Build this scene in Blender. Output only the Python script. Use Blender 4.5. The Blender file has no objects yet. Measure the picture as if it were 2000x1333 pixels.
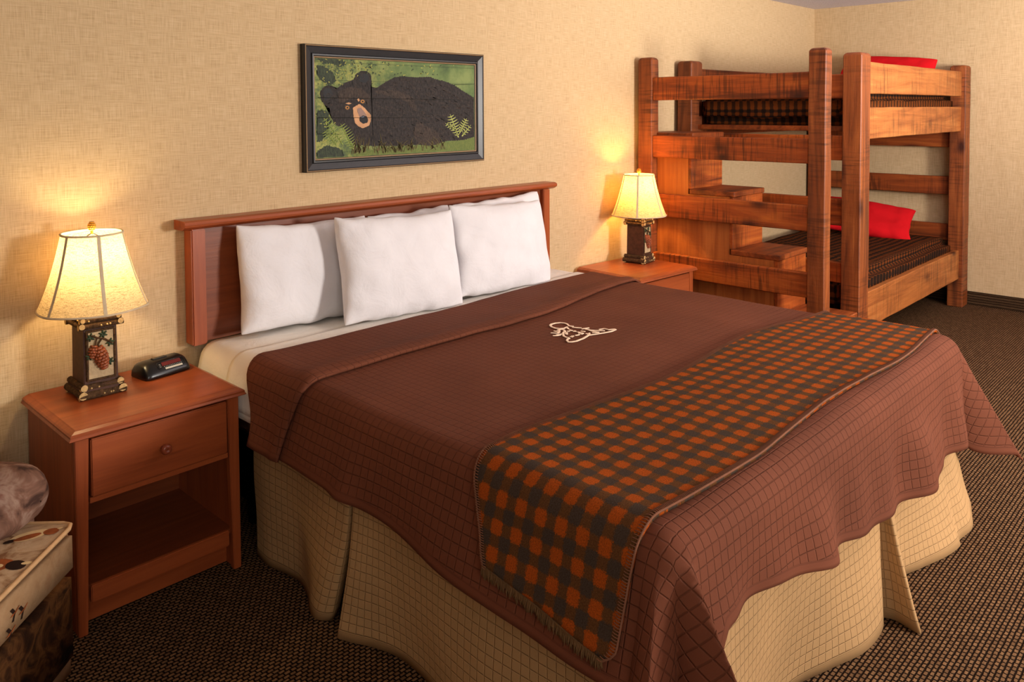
import bpy, bmesh, math, random
from mathutils import Vector, Matrix, noise as mnoise
random.seed(7)
C = bpy.context.scene.collection
PI = math.pi
sc = bpy.context.scene

# ------------------------------------------------------------------ camera
CAM = (-0.2059, -2.8229, 1.4724); YAW, PITCH, ROLL = map(math.radians, (-46.2994, -2.2018, -0.2932))
F, PPY = 1565.7921, 272.732
fw = Vector((-math.sin(YAW)*math.cos(PITCH), math.cos(YAW)*math.cos(PITCH), math.sin(PITCH)))
rt = Vector((math.cos(YAW), math.sin(YAW), 0)); up = rt.cross(fw)
rt, up = math.cos(ROLL)*rt + math.sin(ROLL)*up, math.cos(ROLL)*up - math.sin(ROLL)*rt
cd = bpy.data.cameras.new('camera'); cam = bpy.data.objects.new('camera', cd); C.objects.link(cam)
M = Matrix((rt, up, -fw)).transposed().to_4x4(); M.translation = Vector(CAM); cam.matrix_world = M
cd.sensor_width = 36; cd.lens = F/2000*36; cd.shift_y = -(666.5-PPY)/2000; cd.clip_start = .05
sc.camera = cam
sc.view_settings.view_transform = 'Standard'; sc.view_settings.look = 'None'
sc.view_settings.exposure = 0; sc.view_settings.gamma = 1

def on(u, v, ax, val):                      # a measured image point on a real plane
    d = fw + rt*((u-1000)/F) + up*((PPY-v)/F); i = 'xyz'.index(ax)
    return Vector(CAM) + d*((val-CAM[i])/d[i])

# ------------------------------------------------------------------ helpers
class MB:
    def __init__(s): s.v = []; s.f = []; s.m = []; s.s = []; s.uv = None
    def add(s, vs, fs, mi=0, smooth=True):
        o = len(s.v); s.v += [tuple(p) for p in vs]
        for f in fs: s.f.append([o+i for i in f]); s.m.append(mi); s.s.append(smooth)
    def box(s, x0, x1, y0, y1, z0, z1, mi=0, bev=0.0, seg=2, top=None, jit=0.0):
        bm = bmesh.new(); bmesh.ops.create_cube(bm, size=1)
        for q in bm.verts: q.co = ((x0+x1)/2+q.co.x*(x1-x0), (y0+y1)/2+q.co.y*(y1-y0), (z0+z1)/2+q.co.z*(z1-z0))
        if top:
            es = [e for e in bm.edges if all(q.co.z > z1-1e-5 for q in e.verts)]
            bmesh.ops.bevel(bm, geom=es, offset=top, segments=1, affect='EDGES')
        if bev: bmesh.ops.bevel(bm, geom=bm.edges[:], offset=bev, segments=seg, affect='EDGES', clamp_overlap=True)
        if jit:
            ax = max(range(3), key=lambda i: (x1-x0, y1-y0, z1-z0)[i])
            L = (x1-x0, y1-y0, z1-z0)[ax]; n = max(2, int(L/.06))
            lo = (x0, y0, z0)[ax]
            for k in range(1, n):
                no = [0, 0, 0]; no[ax] = 1; co = [0, 0, 0]; co[ax] = lo+L*k/n
                bmesh.ops.bisect_plane(bm, geom=bm.verts[:]+bm.edges[:]+bm.faces[:], plane_co=co, plane_no=no)
            sd = random.random()*50
            for q in bm.verts:
                nv = mnoise.noise_vector(Vector((q.co.x*5+sd, q.co.y*5, q.co.z*5)))
                for i in range(3):
                    if i != ax: q.co[i] += nv[i]*jit
        bm.verts.index_update()
        s.add([q.co[:] for q in bm.verts], [[q.index for q in f.verts] for f in bm.faces], mi, False); bm.free()
    def tube(s, pts, r, n=10, mi=0, cap=1, capmi=None, smooth=True, rough=0):
        pts = [Vector(p) for p in pts]; rs = r if isinstance(r, (list, tuple)) else [r]*len(pts)
        vs = []; fs = []; a = None
        for i, p in enumerate(pts):
            t = (pts[min(i+1, len(pts)-1)]-pts[max(i-1, 0)]).normalized()
            if a is None: a = t.orthogonal().normalized()
            a = (a-t*a.dot(t)).normalized(); b = t.cross(a)
            for k in range(n):
                w = 2*PI*k/n; rr = rs[i]*(1+(rough*(random.random()-.5) if rough else 0))
                vs.append(p+(a*math.cos(w)+b*math.sin(w))*rr)
        for i in range(len(pts)-1):
            for k in range(n): fs.append((i*n+k, i*n+(k+1) % n, (i+1)*n+(k+1) % n, (i+1)*n+k))
        s.add(vs, fs, mi, smooth)
        if cap:
            cm = mi if capmi is None else capmi
            s.add(vs[:n], [list(range(n))[::-1]], cm, False); s.add(vs[-n:], [list(range(n))], cm, False)
    def lathe(s, prof, n=32, cen=(0, 0, 0), mi=0, axis='z', smooth=True, open_=True):
        vs = []; fs = []; c = Vector(cen)
        for r, h in prof:
            for k in range(n):
                w = 2*PI*k/n; p = (r*math.cos(w), r*math.sin(w), h)
                if axis == 'y': p = (p[0], -p[2], p[1])
                vs.append(c+Vector(p))
        for i in range(len(prof)-1):
            for k in range(n): fs.append((i*n+k, i*n+(k+1) % n, (i+1)*n+(k+1) % n, (i+1)*n+k))
        s.add(vs, fs, mi, smooth)
    def ball(s, c, r, sub=2, mi=0, mat=None):
        bm = bmesh.new(); bmesh.ops.create_icosphere(bm, subdivisions=sub, radius=1)
        rr = r if isinstance(r, (tuple, list)) else (r, r, r); c = Vector(c); vs = []
        for q in bm.verts:
            p = Vector((q.co.x*rr[0], q.co.y*rr[1], q.co.z*rr[2]))
            if mat: p = mat @ p
            vs.append(c+p)
        s.add(vs, [[q.index for q in f.verts] for f in bm.faces], mi, True); bm.free()
    def grid(s, nu, nv, fn, mi=0, uvf=None, smooth=True):
        vs = []; uvs = []; fs = []
        for i in range(nu+1):
            for j in range(nv+1):
                vs.append(fn(i/nu, j/nv))
                if uvf: uvs.append(uvf(i/nu, j/nv))
        for i in range(nu):
            for j in range(nv): fs.append((i*(nv+1)+j, (i+1)*(nv+1)+j, (i+1)*(nv+1)+j+1, i*(nv+1)+j+1))
        if uvf:
            if s.uv is None: s.uv = {}
            for k, q in enumerate(uvs): s.uv[len(s.v)+k] = q
        s.add(vs, fs, mi, smooth)
    def poly(s, pts, mi=0): s.add(pts, [list(range(len(pts)))], mi, False)
    def build(s, name, mats, parent=None, loc=None, rot=None, flip=False):
        me = bpy.data.meshes.new(name); o = bpy.data.objects.new(name, me); C.objects.link(o)
        vs = s.v
        if loc is not None:
            L = Vector(loc); R = Matrix.Rotation(-rot, 3, 'Z') if rot else Matrix.Identity(3)
            vs = [R @ (Vector(p)-L) for p in vs]
        me.from_pydata([tuple(p) for p in vs], [], s.f)
        for m in (mats if isinstance(mats, (list, tuple)) else [mats]): me.materials.append(m)
        for p, mi, sm in zip(me.polygons, s.m, s.s): p.material_index = mi; p.use_smooth = sm
        if s.uv is not None:
            u1 = me.uv_layers.new(name='cloth'); u2 = me.uv_layers.new(name='hem')
            for lp in me.loops:
                q = s.uv.get(lp.vertex_index, (0, 0, 1, 0)); u1.data[lp.index].uv = q[:2]; u2.data[lp.index].uv = q[2:4]
        if flip: me.flip_normals()
        me.update()
        if parent is not None: o.parent = parent
        elif loc is not None: o.location = loc; o.rotation_euler.z = rot or 0
        return o
def thing(name, label, cat, loc=(0, 0, 0), rz=0, group=None):
    o = bpy.data.objects.new(name, None); C.objects.link(o); o.empty_display_size = .1
    o.location = loc; o.rotation_euler.z = rz; return tag(o, label, cat, group)
def tag(o, label, cat, group=None):
    o['label'] = label; o['category'] = cat
    if group: o['group'] = group
    return o
def struct(o): o['kind'] = 'structure'; return o
def copy_tree(o, parent=None):
    c = o.copy(); C.objects.link(c)
    if parent: c.parent = parent
    for ch in [x for x in bpy.data.objects if x.parent == o]: copy_tree(ch, c)
    return c
def mod_solid(o, t, off=-1):
    m = o.modifiers.new('solid', 'SOLIDIFY'); m.thickness = t; m.offset = off; return o
def sm(t): t = max(0, min(1, t)); return t*t*(3-2*t)
def lerp(a, b, t): return a+(b-a)*t
def table(x, tab):
    for (x0, *a), (x1, *b) in zip(tab, tab[1:]):
        if x <= x1:
            t = sm((x-x0)/(x1-x0)); return [lerp(p, q, t) for p, q in zip(a, b)]
    return list(tab[-1][1:])

# ------------------------------------------------------------------ materials
def lin(c):
    return tuple((x/255/12.92 if x/255 <= .04045 else ((x/255+.055)/1.055)**2.4) for x in c)+(1,)
class NT:
    def __init__(s, name, rough=.6, spec=.3):
        s.mat = bpy.data.materials.new(name); s.mat.use_nodes = True; s.t = s.mat.node_tree
        s.b = s.t.nodes['Principled BSDF']; s.b.inputs['Roughness'].default_value = rough
        s.b.inputs['Specular IOR Level'].default_value = spec
    def n(s, typ, ins=None, **kw):
        x = s.t.nodes.new(typ)
        for k, v in kw.items(): setattr(x, k, v)
        for k, v in (ins or {}).items():
            if isinstance(v, bpy.types.NodeSocket): s.t.links.new(v, x.inputs[k])
            else: x.inputs[k].default_value = v
        return x
    def link(s, a, b): s.t.links.new(a, b)
    def obj(s, scale=(1, 1, 1), rnd=True, rot=(0, 0, 0)):
        tc = s.n('ShaderNodeTexCoord'); v = tc.outputs['Object']
        if rnd:
            oi = s.n('ShaderNodeObjectInfo')
            m = s.n('ShaderNodeMath', {0: oi.outputs['Random'], 1: 23.0}, operation='MULTIPLY')
            v = s.n('ShaderNodeVectorMath', {0: v, 1: m.outputs[0]}, operation='ADD').outputs[0]
        return s.n('ShaderNodeMapping', {'Vector': v, 'Scale': scale, 'Rotation': rot}).outputs[0]
    def noise(s, v, scale, detail=4, rough=.55, dist=0):
        return s.n('ShaderNodeTexNoise', {'Vector': v, 'Scale': scale, 'Detail': detail, 'Roughness': rough, 'Distortion': dist}).outputs['Fac']
    def ramp(s, fac, stops):
        r = s.n('ShaderNodeValToRGB', {'Fac': fac}); el = r.color_ramp.elements
        while len(el) < len(stops): el.new(.5)
        for e, (p, c) in zip(el, stops): e.position = p; e.color = c if len(c) == 4 else lin(c)
        return r.outputs['Color']
    def mix(s, fac, a, b, mode='MIX'):
        m = s.n('ShaderNodeMix', data_type='RGBA', blend_type=mode)
        for sk, v in ((m.inputs[0], fac), (m.inputs[6], a), (m.inputs[7], b)):
            if isinstance(v, bpy.types.NodeSocket): s.link(v, sk)
            else: sk.default_value = v
        return m.outputs[2]
    def math(s, op, a, b=None, c=None):
        ins = {0: a}
        if b is not None: ins[1] = b
        if c is not None: ins[2] = c
        return s.n('ShaderNodeMath', ins, operation=op).outputs[0]
    def color(s, c):
        if isinstance(c, bpy.types.NodeSocket): s.link(c, s.b.inputs['Base Color'])
        else: s.b.inputs['Base Color'].default_value = c
        return s
    def bump(s, h, dist=.002, strength=1):
        b = s.n('ShaderNodeBump', {'Height': h, 'Distance': dist, 'Strength': strength}); s.link(b.outputs[0], s.b.inputs['Normal']); return s
def plain(name, c, rough=.5, spec=.3, metal=0, var=.12, vs=30, bump=.0):
    m = NT(name, rough, spec); m.b.inputs['Metallic'].default_value = metal
    v = m.obj(); f = m.noise(v, vs, 3)
    k = lin(c); lo = tuple(x*(1-var) for x in k[:3])+(1,); hi = tuple(min(1, x*(1+var)) for x in k[:3])+(1,)
    m.color(m.ramp(f, [(.3, lo), (.7, hi)]))
    if bump: m.bump(m.noise(v, vs*4, 3), bump)
    return m.mat

def m_wall():
    m = NT('wall_grasscloth', .85, .1); v = m.obj((1, 1, 1), False)
    h = m.noise(m.n('ShaderNodeMapping', {'Vector': v, 'Scale': (14, 14, 420)}).outputs[0], 1, 2)
    w = m.noise(m.n('ShaderNodeMapping', {'Vector': v, 'Scale': (420, 420, 16)}).outputs[0], 1, 2)
    l = m.noise(v, 2.2, 3)
    f = m.math('ADD', m.math('MULTIPLY', h, .5), m.math('MULTIPLY', w, .5))
    c = m.ramp(f, [(.3, (168, 140, 104)), (.52, (202, 175, 137)), (.72, (216, 193, 158))])
    m.color(m.mix(m.math('MULTIPLY', l, .25), c, lin((210, 178, 132)))); m.bump(f, .0012, .6); return m.mat
def m_ceil():
    m = NT('ceiling_popcorn', .95, .05); v = m.obj((1, 1, 1), False); f = m.noise(v, 130, 3, .7)
    m.color(m.ramp(f, [(.3, (206, 198, 204)), (.65, (244, 238, 244))])); m.bump(f, .01); return m.mat
def m_carpet(name='carpet_ribbed', rot=(0, 0, 0), dark=1.0):
    m = NT(name, .95, .05); v = m.obj((1, 1, 1), False, rot)
    nz = m.n('ShaderNodeTexNoise', {'Vector': v, 'Scale': 60.0, 'Detail': 2.0})
    vv = m.n('ShaderNodeVectorMath', {0: nz.outputs['Color'], 1: (.5, .5, .5)}, operation='SUBTRACT').outputs[0]
    vv = m.n('ShaderNodeVectorMath', {0: vv, 1: (.006, .004, .0)}, operation='MULTIPLY').outputs[0]
    vv = m.n('ShaderNodeVectorMath', {0: v, 1: vv}, operation='ADD').outputs[0]
    b = m.n('ShaderNodeTexBrick', {'Vector': vv, 'Scale': 1.0, 'Brick Width': .0185, 'Row Height': .0125, 'Mortar Size': .0028, 'Mortar Smooth': .6, 'Bias': 0.0,
        'Color1': lin((140*dark, 110*dark, 80*dark)), 'Color2': lin((112*dark, 86*dark, 62*dark)), 'Mortar': lin((30, 20, 13))})
    b.offset = .5
    f = m.noise(v, 300, 2); l = m.noise(v, 1.5, 2)
    c = m.mix(.35, b.outputs['Color'], m.ramp(f, [(.35, (60, 42, 26)), (.65, (190, 150, 108))]), 'OVERLAY')
    m.color(c)
    h = m.math('SUBTRACT', m.math('MULTIPLY', f, .3), b.outputs['Fac']); m.bump(h, .006); return m.mat
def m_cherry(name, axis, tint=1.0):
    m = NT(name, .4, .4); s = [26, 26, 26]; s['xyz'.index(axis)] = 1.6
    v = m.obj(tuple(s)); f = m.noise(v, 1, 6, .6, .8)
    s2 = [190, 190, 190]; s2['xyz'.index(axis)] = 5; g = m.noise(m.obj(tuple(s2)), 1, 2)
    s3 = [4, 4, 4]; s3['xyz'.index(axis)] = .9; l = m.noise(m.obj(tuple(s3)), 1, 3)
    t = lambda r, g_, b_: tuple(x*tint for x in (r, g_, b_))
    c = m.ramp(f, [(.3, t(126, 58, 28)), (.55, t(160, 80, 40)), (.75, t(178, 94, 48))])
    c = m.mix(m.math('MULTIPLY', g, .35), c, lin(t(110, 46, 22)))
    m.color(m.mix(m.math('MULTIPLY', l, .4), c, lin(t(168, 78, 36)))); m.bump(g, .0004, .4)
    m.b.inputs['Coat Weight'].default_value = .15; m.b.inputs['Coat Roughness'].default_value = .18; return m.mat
def m_sawn(name, axis, pal=((98, 42, 16), (170, 80, 28), (206, 112, 42)), saw=.62):
    ai = 'xyz'.index(axis); m = NT(name, .5, .35)
    s = [17, 17, 17]; s[ai] = 1.1; f = m.noise(m.obj(tuple(s)), 1, 6, .62, 1.2)
    s = [150, 150, 150]; s[ai] = 6; g = m.noise(m.obj(tuple(s)), 1, 3, .6)
    s = [9, 9, 9]; s[ai] = 4.5; kn = m.n('ShaderNodeTexVoronoi', {'Vector': m.obj(tuple(s)), 'Scale': .62, 'Randomness': 1.0}).outputs['Distance']
    rot = [0, 0, 0]; rot[(ai+1) % 3] = .35; rot[(ai+2) % 3] = .5
    s = [5, 5, 5]; s[ai] = 80; w = m.noise(m.obj(tuple(s), True, tuple(rot)), 1, 2, .5)
    big = m.noise(m.obj((3.5, 3.5, 3.5)), 1, 3)
    c = m.ramp(f, [(.28, pal[0]), (.5, pal[1]), (.72, pal[2])])
    c = m.mix(m.math('MULTIPLY', g, .4), c, lin(tuple(x*.62 for x in pal[0])))
    wv = m.math('MULTIPLY', m.ramp(w, [(.48, (0, 0, 0)), (.6, (255, 255, 255))]), m.ramp(big, [(.42, (0, 0, 0)), (.62, (255, 255, 255))]))
    c = m.mix(m.math('MULTIPLY', wv, saw), c, lin(tuple(x*.5 for x in pal[0])))
    c = m.mix(m.ramp(kn, [(.06, (255, 255, 255)), (.2, (120, 120, 120)), (.32, (0, 0, 0))]), c, lin((62, 24, 12)))
    m.color(c); m.bump(m.math('ADD', g, m.math('MULTIPLY', w, .8)), .0022, .6); return m.mat
def quilt(name, c, cell, depth=.5, rough=.85, hemcol=None, spec=.15):
    m = NT(name, rough, spec);
    uv = m.n('ShaderNodeUVMap', uv_map='cloth').outputs[0]; sp = m.n('ShaderNodeSeparateXYZ', {0: uv})
    lines = []
    for k in 'XY':
        q = m.math('FRACT', m.math('DIVIDE', sp.outputs[k], cell)); q = m.math('ABSOLUTE', m.math('SUBTRACT', q, .5))
        lines.append(m.n('ShaderNodeMapRange', {0: q, 1: .41, 2: .5, 3: 0.0, 4: 1.0}, interpolation_type='SMOOTHSTEP').outputs[0])
    ln = m.math('MAXIMUM', lines[0], lines[1])
    hem = m.n('ShaderNodeSeparateXYZ', {0: m.n('ShaderNodeUVMap', uv_map='hem').outputs[0]}).outputs['X']
    hl = m.math('COMPARE', hem, .022, .0022)
    low = m.math('LESS_THAN', hem, .022)
    ln = m.mix(low, ln, 0.0) if False else m.math('MAXIMUM', m.math('MULTIPLY', ln, m.math('SUBTRACT', 1.0, low)), hl)
    tw = m.noise(m.n('ShaderNodeMapping', {'Vector': uv, 'Scale': (900, 500, 1)}).outputs[0], 1, 2)
    big = m.noise(m.obj((2, 2, 2), False), 1.2, 3)
    k = lin(c); base = m.ramp(big, [(.3, tuple(x*.86 for x in k[:3])+(1,)), (.7, tuple(min(1, x*1.12) for x in k[:3])+(1,))])
    base = m.mix(m.math('MULTIPLY', tw, .18), base, tuple(x*.7 for x in k[:3])+(1,))
    m.color(m.mix(m.math('MULTIPLY', ln, depth), base, tuple(x*.35 for x in k[:3])+(1,)))
    m.bump(m.math('SUBTRACT', m.math('MULTIPLY', tw, .12), ln), .0025, .8); return m.mat
def plaid(name, cell, hot, mid, cold, fuzz=.35, use_uv=True, bscale=.004):
    m = NT(name, .95, .05);
    if use_uv: v = m.n('ShaderNodeUVMap', uv_map='cloth').outputs[0]
    else:
        v0 = m.n('ShaderNodeSeparateXYZ', {0: m.obj((1, 1, 1), False)}); nr = m.n('ShaderNodeSeparateXYZ', {0: m.n('ShaderNodeNewGeometry').outputs['Normal']})
        v = m.n('ShaderNodeCombineXYZ', {0: m.math('MULTIPLY_ADD', m.math('ABSOLUTE', nr.outputs['X']), v0.outputs['Z'], v0.outputs['X']), 1: m.math('MULTIPLY_ADD', m.math('ABSOLUTE', nr.outputs['Y']), v0.outputs['Z'], v0.outputs['Y'])}).outputs[0]
    nz = m.n('ShaderNodeTexNoise', {'Vector': v, 'Scale': 260.0, 'Detail': 4.0, 'Roughness': .7}); d = m.n('ShaderNodeVectorMath', {0: nz.outputs['Color'], 1: (.5, .5, .5)}, operation='SUBTRACT').outputs[0]
    d = m.n('ShaderNodeVectorMath', {0: d, 'Scale': cell*.36}, operation='SCALE').outputs[0]
    v2 = m.n('ShaderNodeVectorMath', {0: v, 1: d}, operation='ADD').outputs[0]; sp = m.n('ShaderNodeSeparateXYZ', {0: v2})
    b = []
    for k in 'XY':
        q = m.math('ABSOLUTE', m.math('SUBTRACT', m.math('FRACT', m.math('DIVIDE', sp.outputs[k], cell)), .5))
        b.append(m.n('ShaderNodeMapRange', {0: q, 1: .20, 2: .30, 3: 0.0, 4: 1.0}).outputs[0])
    s = m.math('MULTIPLY', m.math('ADD', b[0], b[1]), .5)
    c = m.ramp(s, [(.0, cold), (.25, cold), (.5, mid), (.75, hot), (1, hot)])
    f = m.noise(v, 330, 5, .8); f2 = m.noise(v, 28, 3)
    c = m.mix(m.math('MULTIPLY', m.ramp(f, [(.4, (255, 255, 255)), (.62, (0, 0, 0))]), fuzz), c, lin(tuple(x*.42 for x in mid)))
    c = m.mix(m.math('MULTIPLY', f2, .22), c, lin(tuple(x*.8 for x in mid)))
    m.color(c); m.bump(f, bscale, .8); return m.mat
def m_cotton(name, c):
    m = NT(name, .9, .1); v = m.obj((1, 1, 1)); f = m.noise(v, 9, 4, .6, .6); g = m.noise(v, 60, 3)
    k = lin(c); m.color(m.ramp(f, [(.3, tuple(x*.95 for x in k[:3])+(1,)), (.7, k)]))
    m.bump(m.math('ADD', m.math('MULTIPLY', f, 3), m.math('MULTIPLY', g, .25)), .004, .5); return m.mat

WALL = m_wall(); CEIL = m_ceil(); CARPET = m_carpet(); CARPET_W = m_carpet('carpet_baseboard', (PI/2, 0, PI/2), .62)
CH = {a: m_cherry('cherry_'+a, a) for a in 'xyz'}
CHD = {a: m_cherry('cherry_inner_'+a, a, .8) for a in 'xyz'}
SW = {a: m_sawn('rough_sawn_'+a, a) for a in 'xyz'}
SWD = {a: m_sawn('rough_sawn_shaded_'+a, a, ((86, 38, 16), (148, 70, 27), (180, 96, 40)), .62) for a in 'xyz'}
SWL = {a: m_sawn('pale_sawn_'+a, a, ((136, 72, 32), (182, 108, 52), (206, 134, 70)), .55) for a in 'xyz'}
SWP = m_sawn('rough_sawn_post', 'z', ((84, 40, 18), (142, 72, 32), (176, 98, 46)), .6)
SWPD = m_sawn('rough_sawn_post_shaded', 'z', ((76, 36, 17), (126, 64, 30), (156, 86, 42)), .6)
PINE = m_sawn('smooth_pine_z', 'z', ((150, 80, 36), (180, 104, 48), (198, 122, 62)), .0)
BROWN = quilt('brown_quilted_cotton', (108, 60, 41), .027, .26)
TAN = quilt('tan_quilted_cotton', (176, 139, 96), .026, .13)
FLEECE = plaid('orange_grey_fleece', .057, (206, 94, 26), (116, 76, 44), (80, 70, 62), .6)
COVER = plaid('brown_check_cover', .05, (128, 66, 26), (66, 40, 24), (30, 24, 22), .4, False, .003)
WHITE = m_cotton('white_pillow_cotton', (228, 225, 228)); SHEET = m_cotton('white_sheet_cotton', (240, 234, 224))
RED = m_cotton('red_pillow_cotton', (206, 22, 30))
STITCH = plain('brown_stitch_yarn', (124, 82, 62), .9, .1)
FRINGE = plain('fleece_fringe', (104, 78, 52), .95, .05)
CREAM = plain('cream_embroidery', (250, 222, 194), .7, .2, var=.04)
BLACKFRAME = plain('black_lacquer_frame', (34, 33, 36), .35, .4)
GOLD = plain('gold_fillet', (146, 118, 84), .45, .4)
BARK = plain('brown_bark', (80, 58, 38), .85, .15, var=.5, vs=90, bump=.004)
CUT = plain('cut_log_end', (196, 164, 112), .8, .1, var=.25, vs=160)
LAMPBODY = plain('dark_lamp_resin', (74, 46, 34), .55, .3, var=.3, vs=60)
LAMPPANEL = plain('beige_relief_panel', (182, 160, 124), .7, .2, var=.18, vs=40, bump=.002)
LEAFG = plain('green_relief_leaf', (44, 62, 38), .5, .3, var=.3)
CONE = plain('copper_pine_cone', (140, 70, 36), .4, .5, var=.4, vs=120)
BRASSY = plain('amber_gold_finial', (214, 150, 50), .3, .5, metal=.5, var=.3)
TEALTOP = plain('lamp_cap_wood', (120, 74, 36), .5, .3)
DARKMETAL = plain('dark_lamp_neck', (56, 34, 26), .4, .5)
BLACKPL = plain('black_plastic', (14, 14, 15), .28, .5, var=.2)
REDGLASS = plain('red_display_glass', (92, 30, 28), .2, .5, var=.08)
SILVER = plain('silver_button_strip', (200, 196, 184), .4, .4)
GREYTXT = plain('grey_markings', (150, 150, 145), .6, .3)
KNOB = plain('cherry_knob', (138, 66, 42), .25, .5)
BLACKV = plain('dark_void_board', (10, 7, 6), .9, .05)

# ------------------------------------------------------------------ room shell
XL, XR, YF, HC = -2.3, 6.418, -6.2, 2.2906
def quad(name, pts, mat):
    b = MB(); b.add(pts, [(0, 1, 2, 3)], 0, False); return struct(b.build(name, mat))
def slab(name, x0, x1, y0, y1, z0, z1, mat):
    b = MB(); b.box(x0, x1, y0, y1, z0, z1); return struct(b.build(name, mat))
slab('floor', XL-.1, XR+.1, YF-.1, .1, -.1, 0, CARPET)
slab('ceiling', XL-.1, XR+.1, YF-.1, .1, HC, HC+.1, CEIL)
slab('wall_back', XL-.1, XR+.1, 0, .1, 0, HC, WALL)
slab('wall_right', XR, XR+.1, YF, 0, 0, HC, WALL)
slab('wall_left', XL-.1, XL, YF, 0, 0, HC, WALL)
slab('wall_front', XL-.1, XR+.1, YF-.1, YF, 0, HC, WALL)
b = MB(); b.box(XR-.01, XR, YF, 0, 0, .1, bev=.003); struct(b.build('baseboard_right', CARPET_W))
b = MB(); b.box(XL, XR-.01, -.008, 0, 0, .1, bev=.003); struct(b.build('baseboard_back', CARPET_W))

# ------------------------------------------------------------------ headboard
hb = thing('headboard', 'wide cherry wood headboard with a moulded top rail on the wall behind the white pillows', 'headboard', (2.0, -.03, .635))
HL = (2.0, -.03, .635)
def part(name, parent, mb, mat, L, rot=None): return mb.build(name, mat, parent, L, rot)
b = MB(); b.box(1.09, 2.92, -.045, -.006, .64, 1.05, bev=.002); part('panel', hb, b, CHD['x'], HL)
for x0 in (1.042, 2.872+.04):
    b = MB(); b.box(x0, x0+.052, -.068, -.006, .636, 1.052, bev=.004); part('stile', hb, b, CH['z'], HL)
b = MB()
prof = [(0, 0), (.062, 0), (.072, .004), (.086, .012), (.09, .020), (.086, .029), (.074, .034), (0, .034)]
vs = []; 
for x in (1.008, 2.99):
    for d, h in prof: vs.append((x, -.006-d, 1.052+h))
n = len(prof); fs = [(i, (i+1) % n, n+(i+1) % n, n+i) for i in range(n)]+[list(range(n))[::-1], list(range(n, 2*n))]
b.add(vs, fs, 0, False); part('top_rail', hb, b, CH['x'], HL)

# ------------------------------------------------------------------ nightstands
def make_nightstand(label):
    L = None
    t = thing('nightstand', label, 'nightstand', (.518, -.015, 0), 0)
    W, D, H = .512, .44, .588
    def P(name, mb, mat, par=t): return mb.build(name, mat, par)
    b = MB()                                    # moulded top
    rings = [(0, .563), (-.004, .566), (.0, .572), (.0, .577), (.004, .581), (.016, .586), (.019, .588)]
    vs = []
    for ins, z in [(.014, .560)]+rings:
        i2 = ins
        vs += [(i2, -D+i2, z), (W-i2, -D+i2, z), (W-i2, 0, z), (i2, 0, z)]
    fs = []
    for k in range(len(rings)):
        for j in range(4): fs.append((k*4+j, k*4+(j+1) % 4, k*4+4+(j+1) % 4, k*4+4+j))
    fs += [(3, 2, 1, 0), tuple(len(rings)*4+j for j in range(4))]
    b.add(vs, fs, 0, False); P('top', b, CH['x'])
    for x0 in (.014, W-.034):
        b = MB(); b.box(x0, x0+.02, -D+.04, -.005, .002, .562, bev=.001); P('side_panel', b, CH['z'])
    for sx in (0, 1):                             # front legs, flaring slightly at the foot
        x0, x1 = (.014, .052) if sx == 0 else (W-.052, W-.014)
        b = MB(); b.box(x0, x1, -D+.016, -D+.04, 0, .562, bev=.002)
        for i, (x, y, z) in enumerate(b.v):
            if z < .1:
                inner = (sx == 0 and x > .04) or (sx == 1 and x < W-.04)
                if inner: b.v[i] = (x-(.014 if sx == 0 else -.014)*(1-z/.1), y, z)
        P('leg', b, CH['z'])
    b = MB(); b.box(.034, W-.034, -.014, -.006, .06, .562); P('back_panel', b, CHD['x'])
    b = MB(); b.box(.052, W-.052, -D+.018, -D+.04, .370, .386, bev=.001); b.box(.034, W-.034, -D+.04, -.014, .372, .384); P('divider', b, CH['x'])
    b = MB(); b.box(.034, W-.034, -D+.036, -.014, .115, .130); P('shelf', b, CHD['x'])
    b = MB(); b.box(.050, W-.050, -D+.02, -D+.036, .082, .132, bev=.003); P('lower_rail', b, CH['x'])
    b = MB(); b.box(.034, W-.034, -D+.075, -D+.09, .004, .116, bev=.002); P('kick_board', b, CH['x'])
    dr = MB(); dr.box(.0555, W-.0555, -D+.012, -D+.036, .3885, .553, bev=.003); d = P('drawer', dr, CH['x'])
    b = MB(); b.lathe([(.0, .0), (.008, 0), (.007, .010), (.0135, .014), (.0155, .021), (.013, .028), (.0045, .030), (.004, .028), (0, .028)], 24, (W/2, -D+.012, .468), 0, 'y'); P('knob', b, KNOB, d)
    return t
ns1 = make_nightstand('cherry nightstand with a drawer and open shelf, under the alarm clock beside the armchair')
ns2 = copy_tree(ns1)
ns2['label'] = 'cherry wood nightstand half hidden by the bed, under the lamp next to the bunk stairs'
ns1['group'] = ns2['group'] = 'nightstands either side of the bed'
a2 = -math.radians(3); ns2.location = (3.224+.447*math.sin(-a2)-.004, -.022, 0); ns2.rotation_euler.z = a2

# ------------------------------------------------------------------ lamps
def m_shade():
    m = NT('linen_lamp_shade', .9, .05); v = m.obj((1, 1, 1))
    h = m.noise(m.n('ShaderNodeMapping', {'Vector': v, 'Scale': (60, 60, 700)}).outputs[0], 1, 3)
    w = m.noise(m.n('ShaderNodeMapping', {'Vector': v, 'Scale': (700, 700, 40)}).outputs[0], 1, 3)
    f = m.math('MULTIPLY', m.ramp(h, [(.3, (120, 120, 120)), (.5, (255, 255, 255))]), m.ramp(w, [(.3, (140, 140, 140)), (.5, (255, 255, 255))]))
    c = m.mix(f, lin((150, 118, 76)), lin((236, 214, 170)))
    df = m.n('ShaderNodeBsdfDiffuse', {'Color': c}); tr = m.n('ShaderNodeBsdfTranslucent', {'Color': c})
    mx = m.n('ShaderNodeMixShader', {0: .42, 1: df.outputs[0], 2: tr.outputs[0]})
    out = [x for x in m.t.nodes if x.type == 'OUTPUT_MATERIAL'][0]; m.link(mx.outputs[0], out.inputs[0]); return m.mat
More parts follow.
